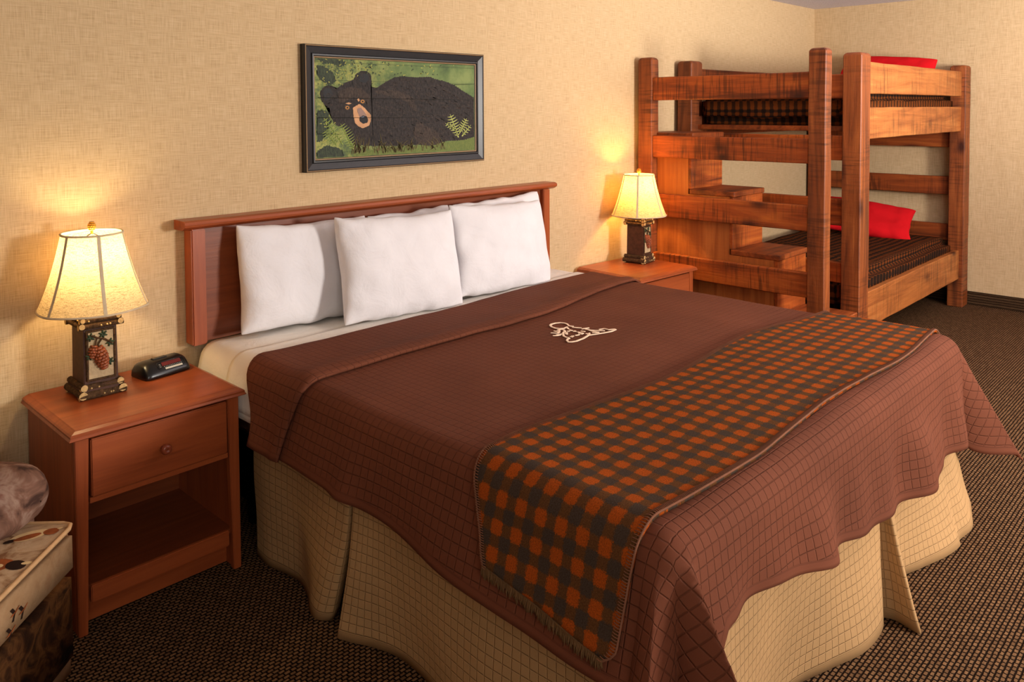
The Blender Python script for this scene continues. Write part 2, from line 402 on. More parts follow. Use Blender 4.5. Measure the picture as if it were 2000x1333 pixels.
SHADE = m_shade(); TRIM = plain('shade_seam_tape', (206, 186, 154), .9, .05)
def pinecone(b, c, ax, L, R, rows, per, mi=0, s=1.0):
    ax = Vector(ax).normalized(); a = ax.orthogonal().normalized(); e = ax.cross(a); c = Vector(c)
    b.ball(c, (R*.8, R*.8, L*.45), 2, mi, Matrix((a, e, ax)).transposed())
    for i in range(rows):
        t = (i+.5)/rows; r = R*math.sin(PI*(.12+.82*t))**.75
        for k in range(per):
            w = 2*PI*(k+.5*(i % 2))/per; dirv = a*math.cos(w)+e*math.sin(w)
            p = c+ax*(L*(t-.5))+dirv*r*.9
            mt = Matrix((ax.cross(dirv), (dirv-ax*.5).normalized(), (ax+dirv*.5).normalized())).transposed()
            q = R*.42*s
            b.ball(p, (q, q*.55, q*.75), 1, mi, mt)
def make_lamp(label):
    t = thing('table_lamp', label, 'lamp', (.688, -.15, .588))
    def P(n, mb, mat, par=t): return mb.build(n, mat, par)
    # plinth of bark logs
    b = MB(); b.box(-.060, .060, -.062, .062, .004, .040, 0); P('plinth', b, LAMPBODY)
    for lv, (z, r, ex) in enumerate(((.0125, .0125, .063), (.034, .0105, .057), (.224, .009, .060), (.240, .0075, .055), (.252, .0055, .050))):
        b = MB()
        for s in (-1, 1):
            e1 = ex+.006; yy = ex-r*.4
            b.tube([(-e1+.004*random.random(), s*yy, z), (-ex*.4, s*yy, z+.001), (ex*.4, s*yy, z-.001), (e1, s*yy, z)], [r*.95, r*1.05, r*.92, r*1.02], 10, 0, 1, 1, True, .12)
            b.tube([(s*yy, -e1, z+.004), (s*yy, 0, z+.003), (s*yy, e1, z+.004)], [r*.98, r*.9, r], 10, 0, 1, 1, True, .12)
        for k in range(7):                           # little cut knots
            s = random.choice((-1, 1)); q = (random.random()-.5)*1.7*ex
            p = (q, s*(ex+r*.55), z) if random.random() < .6 else (s*(ex+r*.55), q, z+.004)
            b.ball(p, .0032, 1, 1)
        P('log_trim', b, [BARK, CUT])
    b = MB(); b.box(-.048, .048, -.050, .050, .036, .258, 0, .002)
    for i, (x, y, z) in enumerate(b.v):
        k = 1+.05*(1-(z-.036)/.222); b.v[i] = (x*k, y*k, z)
    P('body', b, LAMPBODY)
    b = MB(); b.box(-.046, .046, -.046, .046, .256, .262, 0, .001); P('cap', b, TEALTOP)
    # relief panel on the front
    b = MB(); b.box(-.038, .038, -.0545, -.048, .058, .205, 0, .001); pn = P('relief_panel', b, LAMPPANEL)
    b = MB()
    for p, q in (((-.040, .056), (-.040, .207)), ((.040, .056), (.040, .207)), ((-.040, .207), (.040, .207)), ((-.040, .056), (.040, .056))):
        b.tube([(p[0], -.0535, p[1]), ((p[0]+q[0])/2, -.054, (p[1]+q[1])/2), (q[0], -.0535, q[1])], .0042, 8, 0, 1, 1, True, .3)
    P('twig_border', b, [BARK, CUT], pn)
    b = MB(); b.tube([(-.030, -.057, .196), (-.012, -.060, .186), (.010, -.060, .178), (.032, -.057, .160)], .003, 6); b.tube([(.002, -.059, .182), (-.010, -.060, .165), (-.006, -.060, .150)], .0025, 6); b.tube([(-.012, -.059, .186), (-.020, -.060, .160), (-.026, -.060, .150)], .0022, 6); P('branch', b, BARK, pn)
    b = MB(); pinecone(b, (-.001, -.056, .122), (.25, 0, -1), .075, .020, 8, 10); P('pine_cone', b, CONE, pn)
    b = MB(); pinecone(b, (-.024, -.056, .145), (-.2, 0, -1), .04, .014, 5, 9); P('pine_cone', b, CONE, pn)
    for cx, cz, ang in ((-.030, .190, .3), (.006, .193, -.4), (.026, .164, .2), (.024, .105, -.3), (-.034, .132, .8)):
        b = MB()
        for k in range(6):
            w = ang+2*PI*k/6; d = Vector((math.cos(w), 0, math.sin(w)))
            mt = Matrix((d, Vector((0, 1, 0)), d.cross(Vector((0, 1, 0))))).transposed()
            b.ball(Vector((cx, -.057, cz))+d*.006, (.009, .003, .0035), 1, 0, mt)
        P('pine_leaf', b, LEAFG, pn)
    b = MB(); b.lathe([(.0, .262), (.013, .262), (.013, .268), (.009, .272), (.009, .30), (.016, .305), (.016, .34), (.006, .345), (0, .345)], 20); P('neck', b, DARKMETAL)
    b = MB()
    for s in (-1, 1): b.tube([(s*.012, 0, .30), (s*.045, 0, .36), (s*.05, 0, .42), (s*.03, 0, .485), (0, 0, .503)], .0018, 6)
    P('harp', b, DARKMETAL)
    # six-panel bell shade
    NP = 6; z0, z1 = .272, .503; r0, r1 = .160, .089; ph0 = math.radians(-97)
    def rad(tt): return r1+(r0-r1)*(.72*(1-tt)+.28*(1-tt)**2.6)
    def sp(w, tt, off=0):
        r = rad(tt)+off; k = (w-ph0)/(2*PI/NP); fr = k-math.floor(k); pinch = 1-.035*math.sin(PI*fr)
        return (r*pinch*math.cos(w), r*pinch*math.sin(w), z0+(z1-z0)*tt)
    b = MB(); b.grid(72, 20, lambda u, v: sp(ph0+2*PI*u, v)); P('lamp_shade', b, SHADE)
    sh = [o for o in bpy.data.objects if o.name.startswith('lamp_shade') and o.parent == t][0]
    for k in range(NP):
        w = ph0+2*PI*k/NP; b = MB()
        b.grid(2, 20, lambda u, v: sp(w+(u-.5)*.0105/rad(v), v, .0012)); P('shade_seam', b, TRIM, sh)
    for tt, hh in ((0, 1), (1, 1)):
        b = MB(); b.tube([sp(ph0+2*PI*k/72, tt) for k in range(73)], .0036, 6, 0, 0); P('shade_rim', b, TRIM, sh)
    b = MB(); b.tube([(0, 0, .500), (0, 0, .514)], .004, 8); P('finial_stem', b, BRASSY)
    b = MB(); pinecone(b, (0, 0, .525), (0, 0, 1), .026, .0115, 5, 9); P('finial', b, BRASSY)
    return t
l1 = make_lamp('lit table lamp with a pine cone panel base, on the nightstand beside the alarm clock')
l2 = copy_tree(l1); l2.location = (3.612, -.180, .588); l2.rotation_euler.z = math.radians(8)
l2['label'] = 'lit table lamp on the far nightstand beside the bunk stairs, its plain dark side showing'
l1['group'] = l2['group'] = 'pine cone lamps either side of the bed'
for (lx, ly, e, col) in ((.688, -.15, 4.6, (1, .76, .40)), (3.612, -.18, 9.5, (1, .55, .13))):
    ld = bpy.data.lights.new('lamp_bulb', 'POINT'); ld.energy = e; ld.color = col; ld.shadow_soft_size = .028
    lo = bpy.data.objects.new('lamp_bulb', ld); C.objects.link(lo); lo.location = (lx, ly, .588+.432)

# ------------------------------------------------------------------ alarm clock
ck = thing('alarm_clock', 'black plastic clock radio with a dark red display on the near nightstand', 'clock', (.905, -.118, .588), math.radians(9))
b = MB()
prof = [(-.052, .002), (-.054, .010), (-.050, .022), (-.026, .046), (-.014, .051), (.012, .052), (.034, .046), (.050, .028), (.054, .008), (.052, .002)]
secs = [(-.080, .80, .62), (-.076, .92, .82), (-.068, .98, .93), (-.058, 1, 1), (.058, 1, 1), (.068, .98, .93), (.076, .92, .82), (.080, .80, .62)]
vs = [(x, y*sy, z*sz) for x, sy, sz in secs for y, z in prof]; n = len(prof)
fs = [(i*n+j, (i+1)*n+j, (i+1)*n+(j+1) % n, i*n+(j+1) % n) for i in range(len(secs)-1) for j in range(n)]+[list(range(n)), list(range((len(secs)-1)*n, len(secs)*n))[::-1]]
b.add(vs, fs, 0, True); body = b.build('body', BLACKPL, ck)
m_ = body.modifiers.new('bev', 'BEVEL'); m_.width = .003; m_.segments = 2; m_.limit_method = 'ANGLE'
# front face frame: from (-.050,.022) up to (-.026,.050)
fo = Vector((0, -.050, .022)); fu = (Vector((0, -.026, .046))-fo); fu.normalize(); fn = Vector((0, -fu.z, fu.y))
def face(x, h, d): return Vector((x, 0, 0))+fo+fu*h+fn*d
def fquad(bb, x0, x1, h0, h1, d, mi=0): bb.add([face(x0, h0, d), face(x1, h0, d), face(x1, h1, d), face(x0, h1, d)], [(0, 1, 2, 3)], mi, False)
b = MB(); b.tube([face(x, h, .0008) for x, h in ((-.030, .006), (-.034, .012), (-.034, .028), (-.030, .033), (.058, .033), (.063, .028), (.063, .012), (.058, .006), (-.030, .006))], .0009, 6); b.build('bezel', BLACKPL, body)
b = MB(); fquad(b, -.018, .050, .0165, .030, .0012); b.build('display', REDGLASS, body)
b = MB()
for k in range(11): fquad(b, -.013+k*.006, -.0105+k*.006, .0115, .0142, .0012)
for k in range(3): fquad(b, -.028, -.022, .014+k*.005, .0155+k*.005, .0012)
b.build('markings', GREYTXT, body)
b = MB()
fquad(b, -.012, .050, .002, .0085, .0016); b.build('button_strip', SILVER, body)
b = MB(); b.box(-.03, .02, -.006, .012, .0505, .0545, bev=.0015); b.build('snooze_bar', BLACKPL, body)

# ------------------------------------------------------------------ framed bear picture
px0, px1, pz0, pz1 = 1.528, 2.520, 1.221, 1.735
pf = thing('framed_picture', 'black framed painting of a bear lying in grass, on the wall above the headboard', 'picture', (2.024, 0, 1.221)); PL = (2.024, 0, 1.221)
def frame_rings(rings, name, mat):
    b = MB(); vs = []
    for ins, d in rings: vs += [(px0+ins, -d, pz0+ins), (px1-ins, -d, pz0+ins), (px1-ins, -d, pz1-ins), (px0+ins, -d, pz1-ins)]
    fs = [(k*4+j, k*4+(j+1) % 4, k*4+4+(j+1) % 4, k*4+4+j) for k in range(len(rings)-1) for j in range(4)]
    b.add(vs, fs, 0, False); return part(name, pf, b, mat, PL)
fr = frame_rings([(0, .002), (0, .030), (.003, .033), (.006, .034), (.010, .031), (.034, .024), (.038, .030), (.044, .030), (.047, .024), (.055, .018)], 'frame', BLACKFRAME)
g1 = frame_rings([(.0025, .0338), (.005, .0352), (.0065, .0345)], 'gold_line', GOLD)
g2 = frame_rings([(.0475, .0245), (.050, .0240), (.0525, .0215)], 'gold_line', GOLD)
def m_green():
    m = NT('painted_meadow', .6, .2); v = m.obj((1, 1, 1), False)
    a = m.noise(v, 7, 5, .6); g = m.noise(v, 26, 4, .7); sp = m.n('ShaderNodeSeparateXYZ', {0: v})
    c = m.ramp(a, [(.32, (62, 80, 54)), (.5, (98, 118, 70)), (.66, (128, 142, 86))])
    lf = m.n('ShaderNodeMapRange', {0: sp.outputs['X'], 1: -.45, 2: .1, 3: 1.0, 4: 0.0}).outputs[0]
    c2 = m.ramp(g, [(.36, (56, 64, 62)), (.48, (108, 120, 64)), (.62, (172, 168, 92))])
    c = m.mix(m.math('MULTIPLY', lf, .75), c, c2)
    pl = m.math('LESS_THAN', m.math('FRACT', m.math('MULTIPLY', sp.outputs['Z'], 13.5)), .035)
    m.color(m.mix(m.math('MULTIPLY', pl, .5), c, lin((40, 50, 34)))); return m.mat
b = MB(); b.poly([(px0+.053, -.019, pz0+.053), (px1-.053, -.019, pz0+.053), (px1-.053, -.019, pz1-.053), (px0+.053, -.019, pz1-.053)]); canvas = part('canvas', pf, b, m_green(), PL)
CX0, CX1, CZ0, CZ1 = px0+.056, px1-.056, pz0+.056, pz1-.056
def cv(cx, cy, d):
    p = on(560+cx*.23256, 50+cy*.23256, 'y', -.019)
    return Vector((min(max(p.x, CX0), CX1), -.019-d, min(max(p.z, CZ0), CZ1)))
def fur(pts, amp, step=9):
    out = []
    n = len(pts)
    for i in range(n):
        p, q = Vector(pts[i]), Vector(pts[(i+1) % n]); L = (q-p).length; k = max(1, int(L/step)); nn = Vector(((q-p).y, -(q-p).x)).normalized()
        for j in range(k): out.append(p+(q-p)*(j/k)+nn*((j % 2)*amp*random.random()))
    return out
def blob(name, pts, d, mat, amp=0, par=None):
    b = MB(); pp = fur(pts, amp) if amp else pts
    vs = [cv(x, y, d) for x, y in pp]
    bm = bmesh.new(); bv = [bm.verts.new(v) for v in vs]; f = bm.faces.new(bv); bmesh.ops.triangulate(bm, faces=[f])
    bm.verts.index_update(); b.add([v.co[:] for v in bm.verts], [[v.index for v in f.verts] for f in bm.faces], 0, False); bm.free()
    return part(name, par or canvas, b, mat, PL)
def m_fur(name, lo, hi):
    m = NT(name, .7, .15); v = m.obj((140, 1, 60), False); f = m.noise(v, 1, 4, .7, .5); g = m.noise(m.obj((9, 1, 9), False), 1, 3)
    m.color(m.mix(m.math('MULTIPLY', g, .5), m.ramp(f, [(.35, lo), (.7, hi)]), lin(lo))); return m.mat
FUR = m_fur('painted_black_fur', (40, 37, 37), (76, 70, 68)); FURB = m_fur('painted_brown_fur', (52, 46, 43), (92, 79, 71))
DARKV = m_fur('painted_dark_foliage', (50, 56, 52), (84, 94, 70)); GRASS = plain('painted_grass', (96, 86, 58), .7, .1, var=.3); FERN = plain('painted_fern', (178, 184, 108), .7, .1)
TANP = plain('painted_tan_muzzle', (196, 150, 112), .7, .1, var=.15); BLK = plain('painted_black', (22, 22, 26), .5, .2); EYE = plain('painted_amber_eye', (170, 116, 52), .5, .2); BLUEG = plain('painted_blue_grey', (92, 98, 112), .6, .2); PLANK = plain('painted_plank_gap', (30, 30, 26), .8, .1)
BRIGHT = m_fur('painted_lit_grass', (92, 106, 60), (128, 136, 76))
blob('painted_foliage', [(258, 330), (330, 350), (390, 400), (410, 470), (360, 500), (300, 470), (258, 420)], .0002, DARKV, 14)
blob('painted_foliage', [(258, 270), (470, 285), (500, 320), (440, 350), (380, 310), (300, 320)], .0002, DARKV, 14)
blob('painted_foliage', [(258, 720), (330, 715), (370, 800), (330, 900), (300, 960), (258, 980)], .0002, DARKV, 14)
blob('painted_foliage', [(258, 1060), (330, 1010), (440, 1030), (480, 1080), (470, 1112), (258, 1120)], .0002, DARKV, 14)
blob('painted_lit_ground', [(560, 1080), (800, 1030), (1100, 1010), (1300, 990), (1590, 930), (1590, 1060), (1200, 1080), (560, 1108)], .00025, BRIGHT, 10)
bear = blob('painted_bear', [(760, 520), (840, 470), (900, 437), (980, 428), (1090, 436), (1200, 432), (1240, 450), (1330, 470), (1400, 500), (1470, 545), (1560, 600), (1590, 610), (1590, 930), (1480, 960), (1330, 970), (1290, 985), (1200, 1010), (1120, 1000), (900, 1010), (700, 1010), (560, 1000), (520, 940), (480, 860), (400, 830), (372, 760), (358, 690), (318, 665), (285, 610), (282, 560), (310, 515), (350, 505), (400, 515), (415, 535), (470, 490), (570, 450), (580, 410), (620, 382), (665, 382), (705, 410), (712, 460), (705, 510), (730, 525)], .0004, FUR, 7)
blob('painted_ear', [(300, 560), (325, 525), (370, 530), (385, 570), (360, 620), (325, 630)], .0006, BLK, 5, bear)
blob('painted_ear', [(600, 420), (640, 398), (680, 410), (692, 450), (660, 480), (612, 470)], .0006, BLK, 5, bear)
blob('painted_chest', [(980, 560), (1060, 620), (1100, 720), (1060, 700), (1010, 640), (900, 600), (760, 570), (740, 550), (860, 540)], .0006, FURB, 8, bear)
blob('painted_paw', [(1100, 800), (1180, 850), (1250, 890), (1285, 935), (1290, 985), (1230, 1005), (1130, 1000), (1080, 960), (1060, 900)], .0006, FURB, 9, bear)
blob('painted_brow', [(430, 560), (520, 520), (620, 530), (700, 590), (690, 690), (660, 620), (560, 600), (480, 640), (440, 660)], .0006, FURB, 7, bear)
blob('painted_muzzle', [(556, 690), (610, 660), (650, 690), (705, 750), (705, 800), (690, 840), (640, 862), (600, 845), (572, 815), (560, 750)], .0008, TANP, 4, bear)
blob('painted_muzzle_bridge', [(590, 700), (620, 690), (655, 730), (670, 760), (612, 770), (600, 740)], .0010, plain('painted_grey_bridge', (146, 122, 112), .7, .1), 3, bear)
blob('painted_nose', [(608, 775), (640, 755), (670, 762), (682, 790), (676, 815), (640, 825), (612, 805)], .0012, BLK, 2, bear)
blob('painted_nose_glint', [(622, 768), (648, 760), (650, 770), (628, 778)], .0014, BLUEG, 0, bear)
for ex, ey in ((508, 690), (636, 638)):
    blob('painted_eye', [(ex+28*math.cos(w*.5), ey+24*math.sin(w*.5)) for w in range(13)], .0010, FURB, 2, bear)
    blob('painted_eye', [(ex+17*math.cos(w*.5), ey+15*math.sin(w*.5)) for w in range(13)], .0012, EYE, 0, bear)
    blob('painted_pupil', [(ex+8*math.cos(w*.6), ey+8*math.sin(w*.6)) for w in range(11)], .0014, BLK, 0, bear)
blob('painted_eyebrow', [(490, 655), (520, 645), (545, 655), (520, 663)], .0012, TANP, 0, bear)
blob('painted_eyebrow', [(590, 620), (605, 608), (612, 630), (600, 640)], .0012, TANP, 0, bear)
def strokes(name, lst, d, mat, wd=4):
    b = MB()
    for st in lst:
        L, R = [], []
        for i, p in enumerate(st):
            q0, q1 = Vector(st[max(i-1, 0)]), Vector(st[min(i+1, len(st)-1)]); t = (q1-q0).normalized(); nn = Vector((-t.y, t.x)); w = wd*(1-.75*i/(len(st)-1))
            L.append(cv(p[0]+nn.x*w, p[1]+nn.y*w, d)); R.append(cv(p[0]-nn.x*w, p[1]-nn.y*w, d))
        k = len(st); b.add(L+R, [(i, i+1, k+i+1, k+i) for i in range(k-1)], 0, False)
    return part(name, canvas, b, mat, PL)
def inside(x, y, P):
    c = False
    for i in range(len(P)):
        (x0, y0), (x1, y1) = P[i-1], P[i]
        if (y0 > y) != (y1 > y) and x < (x1-x0)*(y-y0)/(y1-y0)+x0: c = not c
    return c
BODY = [(760, 535), (900, 450), (1090, 445), (1240, 460), (1400, 515), (1580, 620), (1580, 920), (1290, 970), (900, 1000), (560, 985), (480, 850), (372, 740), (330, 650), (300, 560), (420, 545), (570, 460), (640, 395), (700, 450), (710, 525)]
for nm, mt, nst in (('painted_fur_light', FURB, 420), ('painted_fur_dark', FUR, 420)):
    st_ = []
    while len(st_) < nst:
        x, y = random.uniform(290, 1585), random.uniform(390, 1000)
        if not inside(x, y, BODY) or (470 < x < 720 and 580 < y < 870): continue
        dx, dy = (random.uniform(18, 46), random.uniform(-4, 26)) if x > 740 else ((x-590)*.12+random.uniform(-10, 10), (y-640)*.12+random.uniform(-6, 14))
        st_.append([(x, y), (x+dx*.5, y+dy*.5+3), (x+dx, y+dy)])
    o_ = strokes(nm, st_, .0009 if nm.endswith('dark') else .0011, mt, 3.2); o_['kind'] = 'stuff'
lv = []
for i in range(260):
    x = random.uniform(262, 760) if i < 190 else random.uniform(760, 1580); y = random.uniform(275, 500) if i % 2 or x > 420 else random.uniform(700, 1100)
    if y > 300+120*(x > 800) and inside(x, y, BODY): continue
    if x > 480 and y > 430: continue
    a = random.uniform(0, 6.28); L_ = random.uniform(10, 24); lv.append([(x, y), (x+L_*.5*math.cos(a), y+L_*.5*math.sin(a)), (x+L_*math.cos(a), y+L_*math.sin(a))])
o_ = strokes('painted_leaves', lv[::2], .0006, plain('painted_yellow_leaf', (160, 158, 84), .7, .1, var=.25), 5); o_['kind'] = 'stuff'
o_ = strokes('painted_leaves', lv[1::2], .0007, DARKV, 5); o_['kind'] = 'stuff'
gs = []
for i in range(90):
    x = random.uniform(540, 1330); y0 = 1075-(x-540)*.06+random.uniform(-30, 15); h = random.uniform(40, 130) if x < 800 else random.uniform(25, 80); lean = random.uniform(-60, 60)
    gs.append([(x, y0), (x+lean*.3, y0-h*.6), (x+lean, y0-h)])
strokes('painted_grass', gs, .0016, GRASS, 4)['kind'] = 'stuff'
def fern(x, y, dx, dy, n=11, w=46):
    out = [[(x, y), (x+dx*.5, y+dy*.5), (x+dx, y+dy)]]; d = Vector((dx, dy)); t = d.normalized(); nn = Vector((-t.y, t.x))
    for i in range(1, n):
        p = Vector((x, y))+d*(i/n); ww = w*math.sin(PI*(.12+.8*(1-i/n)))
        for s in (-1, 1): out.append([tuple(p), tuple(p+nn*s*ww*.6+t*3), tuple(p+nn*s*ww+t*8)])
    return out
strokes('painted_fern', fern(1440, 940, -70, -195, 9)+fern(1450, 900, 60, -120, 7, 34)+fern(1420, 880, -90, -60, 5, 24)+fern(1470, 930, 75, -95, 5, 24), .0018, FERN, 5)
strokes('painted_fern', fern(560, 1040, -110, -215, 11, 60)+fern(470, 1000, -160, -230, 10, 50)+fern(420, 1010, -110, -130, 9, 50), .0018, plain('painted_pale_fern', (140, 156, 84), .7, .1), 4)
strokes('painted_plank_gap', [[(258, 605), (900, 617), (1585, 625)], [(258, 775), (900, 775), (1100, 776)], [(258, 910), (350, 912), (450, 914)], [(1400, 498), (1500, 496), (1585, 494)]], .0020, PLANK, 2.4)

# ------------------------------------------------------------------ the bed
X0, X1, YFOOT, ZT, R = 1.05, 2.965, -2.035, .655, .07
FX0, FX1, FY = X0+R, X1-R, YFOOT+R
bed = thing('king_bed', 'king size bed base and white mattress between the two nightstands', 'bed', (2.0, -1.0, 0)); BL = (2.0, -1.0, 0)
def rbox(x0, x1, y0, y1, z0, z1, r, seg=5):
    b = MB(); b.box(x0, x1, y0, y1, z0, z1, bev=r, seg=seg); b.s = [True]*len(b.s); return b
part('mattress', bed, rbox(X0+.018, X1-.018, YFOOT+.02, -.055, .365, ZT-.018, .055), SHEET, BL)
part('box_base', bed, rbox(X0+.09, X1-.09, YFOOT+.14, -.06, .10, .362, .01, 2), BLACKV, BL)
for x in (1.2, 2.8):
    for y in (-.2, -1.85):
        b = MB(); b.tube([(x, y, 0), (x, y, .10)], .03, 12); part('leg', bed, b, BLACKV, BL)

def topz(a, b_): return .005*mnoise.noise((a*2.3, b_*2.6, 0))+.003*mnoise.noise((a*7, b_*5, 3))
def wave_left(y): return .5*math.sin(y*7.1+.6)+.35*math.sin(y*13.3+2)+.8*math.exp(-((y+1.02)/.05)**2)
def wave_foot(x): return .75*math.sin(x*8.3+.4)+.7*math.sin(x*15.7+1.2)+.45*math.sin(x*27+.5)+.9*math.exp(-((x-2.76)/.07)**2)-.7*math.exp(-((x-2.86)/.04)**2)
CORN_R = [(0, 0, .12), (22, 28, .14), (46, 52, .50), (64, 74, .10), (90, 90, .13)]
CORN_L = [(0, 0, .25), (20, 22, .40), (46, 50, .10), (68, 78, .60), (90, 90, .13)]
def fall(q, sig, h):
    pm = math.acos(sig); ph = min(q/R, pm); rest = max(0, q-R*pm); r = R+h
    return r*math.sin(ph)+rest*sig, ZT-R+r*math.cos(ph)-rest*math.sin(pm), rest
def drape(a, b_, h=0.0, amp=.020):
    dx = FX0-a if a < FX0 else (a-FX1 if a > FX1 else 0); sx = -1 if a < FX0 else 1; dy = FY-b_ if b_ < FY else 0
    ax = min(max(a, FX0), FX1); by = max(b_, FY)
    if dx == 0 and dy == 0: return Vector((a, b_, ZT+h+topz(a, b_)))
    q = math.hypot(dx, dy); ang = math.degrees(math.atan2(dy, dx))
    if dx == 0: bt, sg, w = 90, .13, wave_foot(a)
    elif dy == 0: bt, sg, w = 0, (.25 if sx < 0 else .12), wave_left(b_) if sx < 0 else .4*math.sin(b_*9)
    else:
        bt, sg = table(ang, CORN_L if sx < 0 else CORN_R); wl = wave_left(FY) if sx < 0 else .4*math.sin(FY*9)
        w = lerp(wl, wave_foot(ax), sm(ang/90))
    o, z, rest = fall(q, sg, h); g = sm(rest/.22)
    o += amp*w*g + .004*mnoise.noise((ax*6, by*6, z*9))*sm(rest/.05)
    bt = math.radians(bt)
    return Vector((ax+sx*o*math.cos(bt), by-o*math.sin(bt), z+topz(ax, by)*(1-sm(q/.1))))
def DL(y): return .268+.065*sm((-y-.8)/1.1)
def DF(x): return .245+.14*sm((x-1.05)/1.3)+.11*sm((1.21-x)/.09)
DR = .385
def make_spread():
    b = MB(); na_l, na_m, na_r, nb_m, nb_f = 26, 110, 30, 100, 34
    NA = na_l+na_m+na_r; NB = nb_m+nb_f; vs = []; uvd = {}
    for i in range(NA+1):
        for j in range(NB+1):
            # lengthwise
            if i < na_l: fl, am = 1-i/na_l, FX0
            elif i <= na_l+na_m: fl, am = 0, lerp(FX0, FX1, (i-na_l)/na_m)
            else: fl, am = -(i-na_l-na_m)/na_r, FX1
            ys = -.392-.135*sm(fl*1.1 if fl > 0 else -fl)+.012*math.sin(am*3)
            if j <= nb_m: by = lerp(ys, FY, j/nb_m); dyf = 0
            else: dyf = (j-nb_m)/nb_f; by = FY
            d_l = DL(by); df = DF(am if fl == 0 else (FX0 if fl > 0 else FX1))
            a = am-fl*d_l if fl > 0 else (am-fl*DR)
            bb = by-dyf*df
            vs.append(drape(a, bb)); 
            hx = (1-abs(fl))*(d_l if fl > 0 else DR) if fl != 0 else 9; hy = (1-dyf)*df if dyf else 9
            uvd[len(vs)-1] = (a, bb, min(hx, hy, 5), 0)
    fs = [(i*(NB+1)+j, i*(NB+1)+j+1, (i+1)*(NB+1)+j+1, (i+1)*(NB+1)+j) for i in range(NA) for j in range(NB)]
    b.uv = uvd; b.add(vs, fs, 0, True)
    o = b.build('bedspread', BROWN, None, (2.0, -1.2, .65)); mod_solid(o, .006, 1 if False else -1); return o
spread = make_spread()
tag(spread, 'dark brown quilted bedspread draped over the king bed', 'bedspread')
SLOC = (2.0, -1.2, .65)
def strip(name, mat, parent, LOC, y_a, y_b, Da, Db, h, na=150, nb=14, hem_uv=True, roll=False, amp=.020, dslant=1.0):
    """cloth band lying across the bed: y_a(f,a) head edge, y_b(f,a) foot edge, f = signed drop fraction"""
    b = MB(); vs = []; uvd = {}
    for i in range(na+1):
        t = i/na; tot = Da+(FX1-FX0)+Db; s = t*tot
        if s < Da: am, d, f, sgn = FX0, Da-s, (Da-s)/Da, -1
        elif s <= Da+FX1-FX0: am, d, f, sgn = FX0+s-Da, 0, 0, 0
        else: am, d, f, sgn = FX1, s-Da-(FX1-FX0), (s-Da-(FX1-FX0))/max(Db, 1e-6), 1
        ya, yb = y_a(f*sgn, am), y_b(f*sgn, am)
        for j in range(nb+1):
            u = j/nb; by = lerp(ya, yb, u); hh = h; dd = d*(lerp(1, dslant, u) if sgn < 0 else 1)
            if roll: hh = h*(sm(u/.05) if u < .05 else 1)+.008*math.exp(-((u-.85)/.12)**2)
            vs.append(drape(am+sgn*dd, by, hh, amp)); uvd[len(vs)-1] = (am+sgn*dd, by, (1-f)*Da if f else 5, 0)
    fs = [(i*(nb+1)+j, i*(nb+1)+j+1, (i+1)*(nb+1)+j+1, (i+1)*(nb+1)+j) for i in range(na) for j in range(nb)]
    b.uv = uvd; b.add(vs, fs, 0, True)
    return b.build(name, mat, parent, LOC), vs, (na, nb)
# folded-back head band of the spread
flap, _, _ = strip('folded_band', BROWN, spread, SLOC, lambda f, a: -.386-.135*sm(abs(f)*1.1)+.012*math.sin(a*3),
    lambda f, a: lerp(-.752, -.655, sm((a-1.9)/1.0))+.012*math.sin(a*5)+.05*sm(max(0, -f)), .272, .37, .012, 150, 20, roll=True)
mod_solid(flap, .009, -1)
# white top sheet
sheet, _, _ = strip('top_sheet', SHEET, None, (2.0, -.3, .64), lambda f, a: -.076, lambda f, a: -.50-.05*abs(f), .22, .22, -.009, 110, 16, amp=.002)
mod_solid(sheet, .003, -1); tag(sheet, 'white top sheet turned down beneath the pillows at the head of the bed', 'sheet')
b_ = None
band, _, _ = strip('turned_hem', SHEET, sheet, (2.0, -.3, .64), lambda f, a: -.295, lambda f, a: -.42-.1*sm(abs(f)), .20, .20, -.003, 110, 8, amp=.002); mod_solid(band, .003, -1)

# emblem on the spread: wolf and moon strokes
EM = [[(650, 265), (635, 250), (600, 240), (550, 237), (500, 243), (455, 255), (440, 268), (455, 285), (500, 298), (550, 303), (600, 298), (635, 280)],
 [(645, 268), (680, 273), (710, 274)], [(690, 284), (740, 288), (800, 291)], [(800, 304), (845, 297), (885, 290)], [(840, 305), (900, 318), (960, 324)], [(880, 318), (940, 336), (1000, 348)],
 [(930, 322), (1000, 326), (1065, 331)], [(920, 348), (960, 350), (1000, 348)], [(1000, 312), (1060, 303), (1110, 317), (1180, 310), (1190, 318), (1140, 340), (1060, 355), (1000, 364), (880, 380), (820, 420), (740, 455), (690, 464), (650, 466), (632, 450), (640, 430), (662, 422)],
 [(560, 310), (595, 315), (610, 332), (590, 348), (588, 372), (596, 395), (625, 410), (655, 416)], [(520, 325), (545, 312), (570, 312)], [(445, 354), (490, 356), (530, 357), (545, 335), (540, 318)], [(470, 390), (515, 388), (550, 380), (572, 362)], [(480, 330), (510, 336), (535, 342)], [(510, 380), (535, 374), (556, 384)],
 [(610, 345), (632, 348), (620, 362), (636, 368)], [(632, 330), (665, 330)], [(625, 285), (640, 296), (650, 302)], [(660, 312), (680, 322), (698, 320)], [(708, 335), (722, 326), (735, 336)], [(750, 338), (778, 344), (772, 356), (800, 350), (818, 357), (790, 366)], [(845, 362), (868, 362), (884, 376), (892, 352)], [(725, 382), (750, 378), (775, 370)], [(668, 398), (690, 404), (690, 392), (712, 390)], [(790, 328), (815, 331), (840, 335)]]
b = MB()
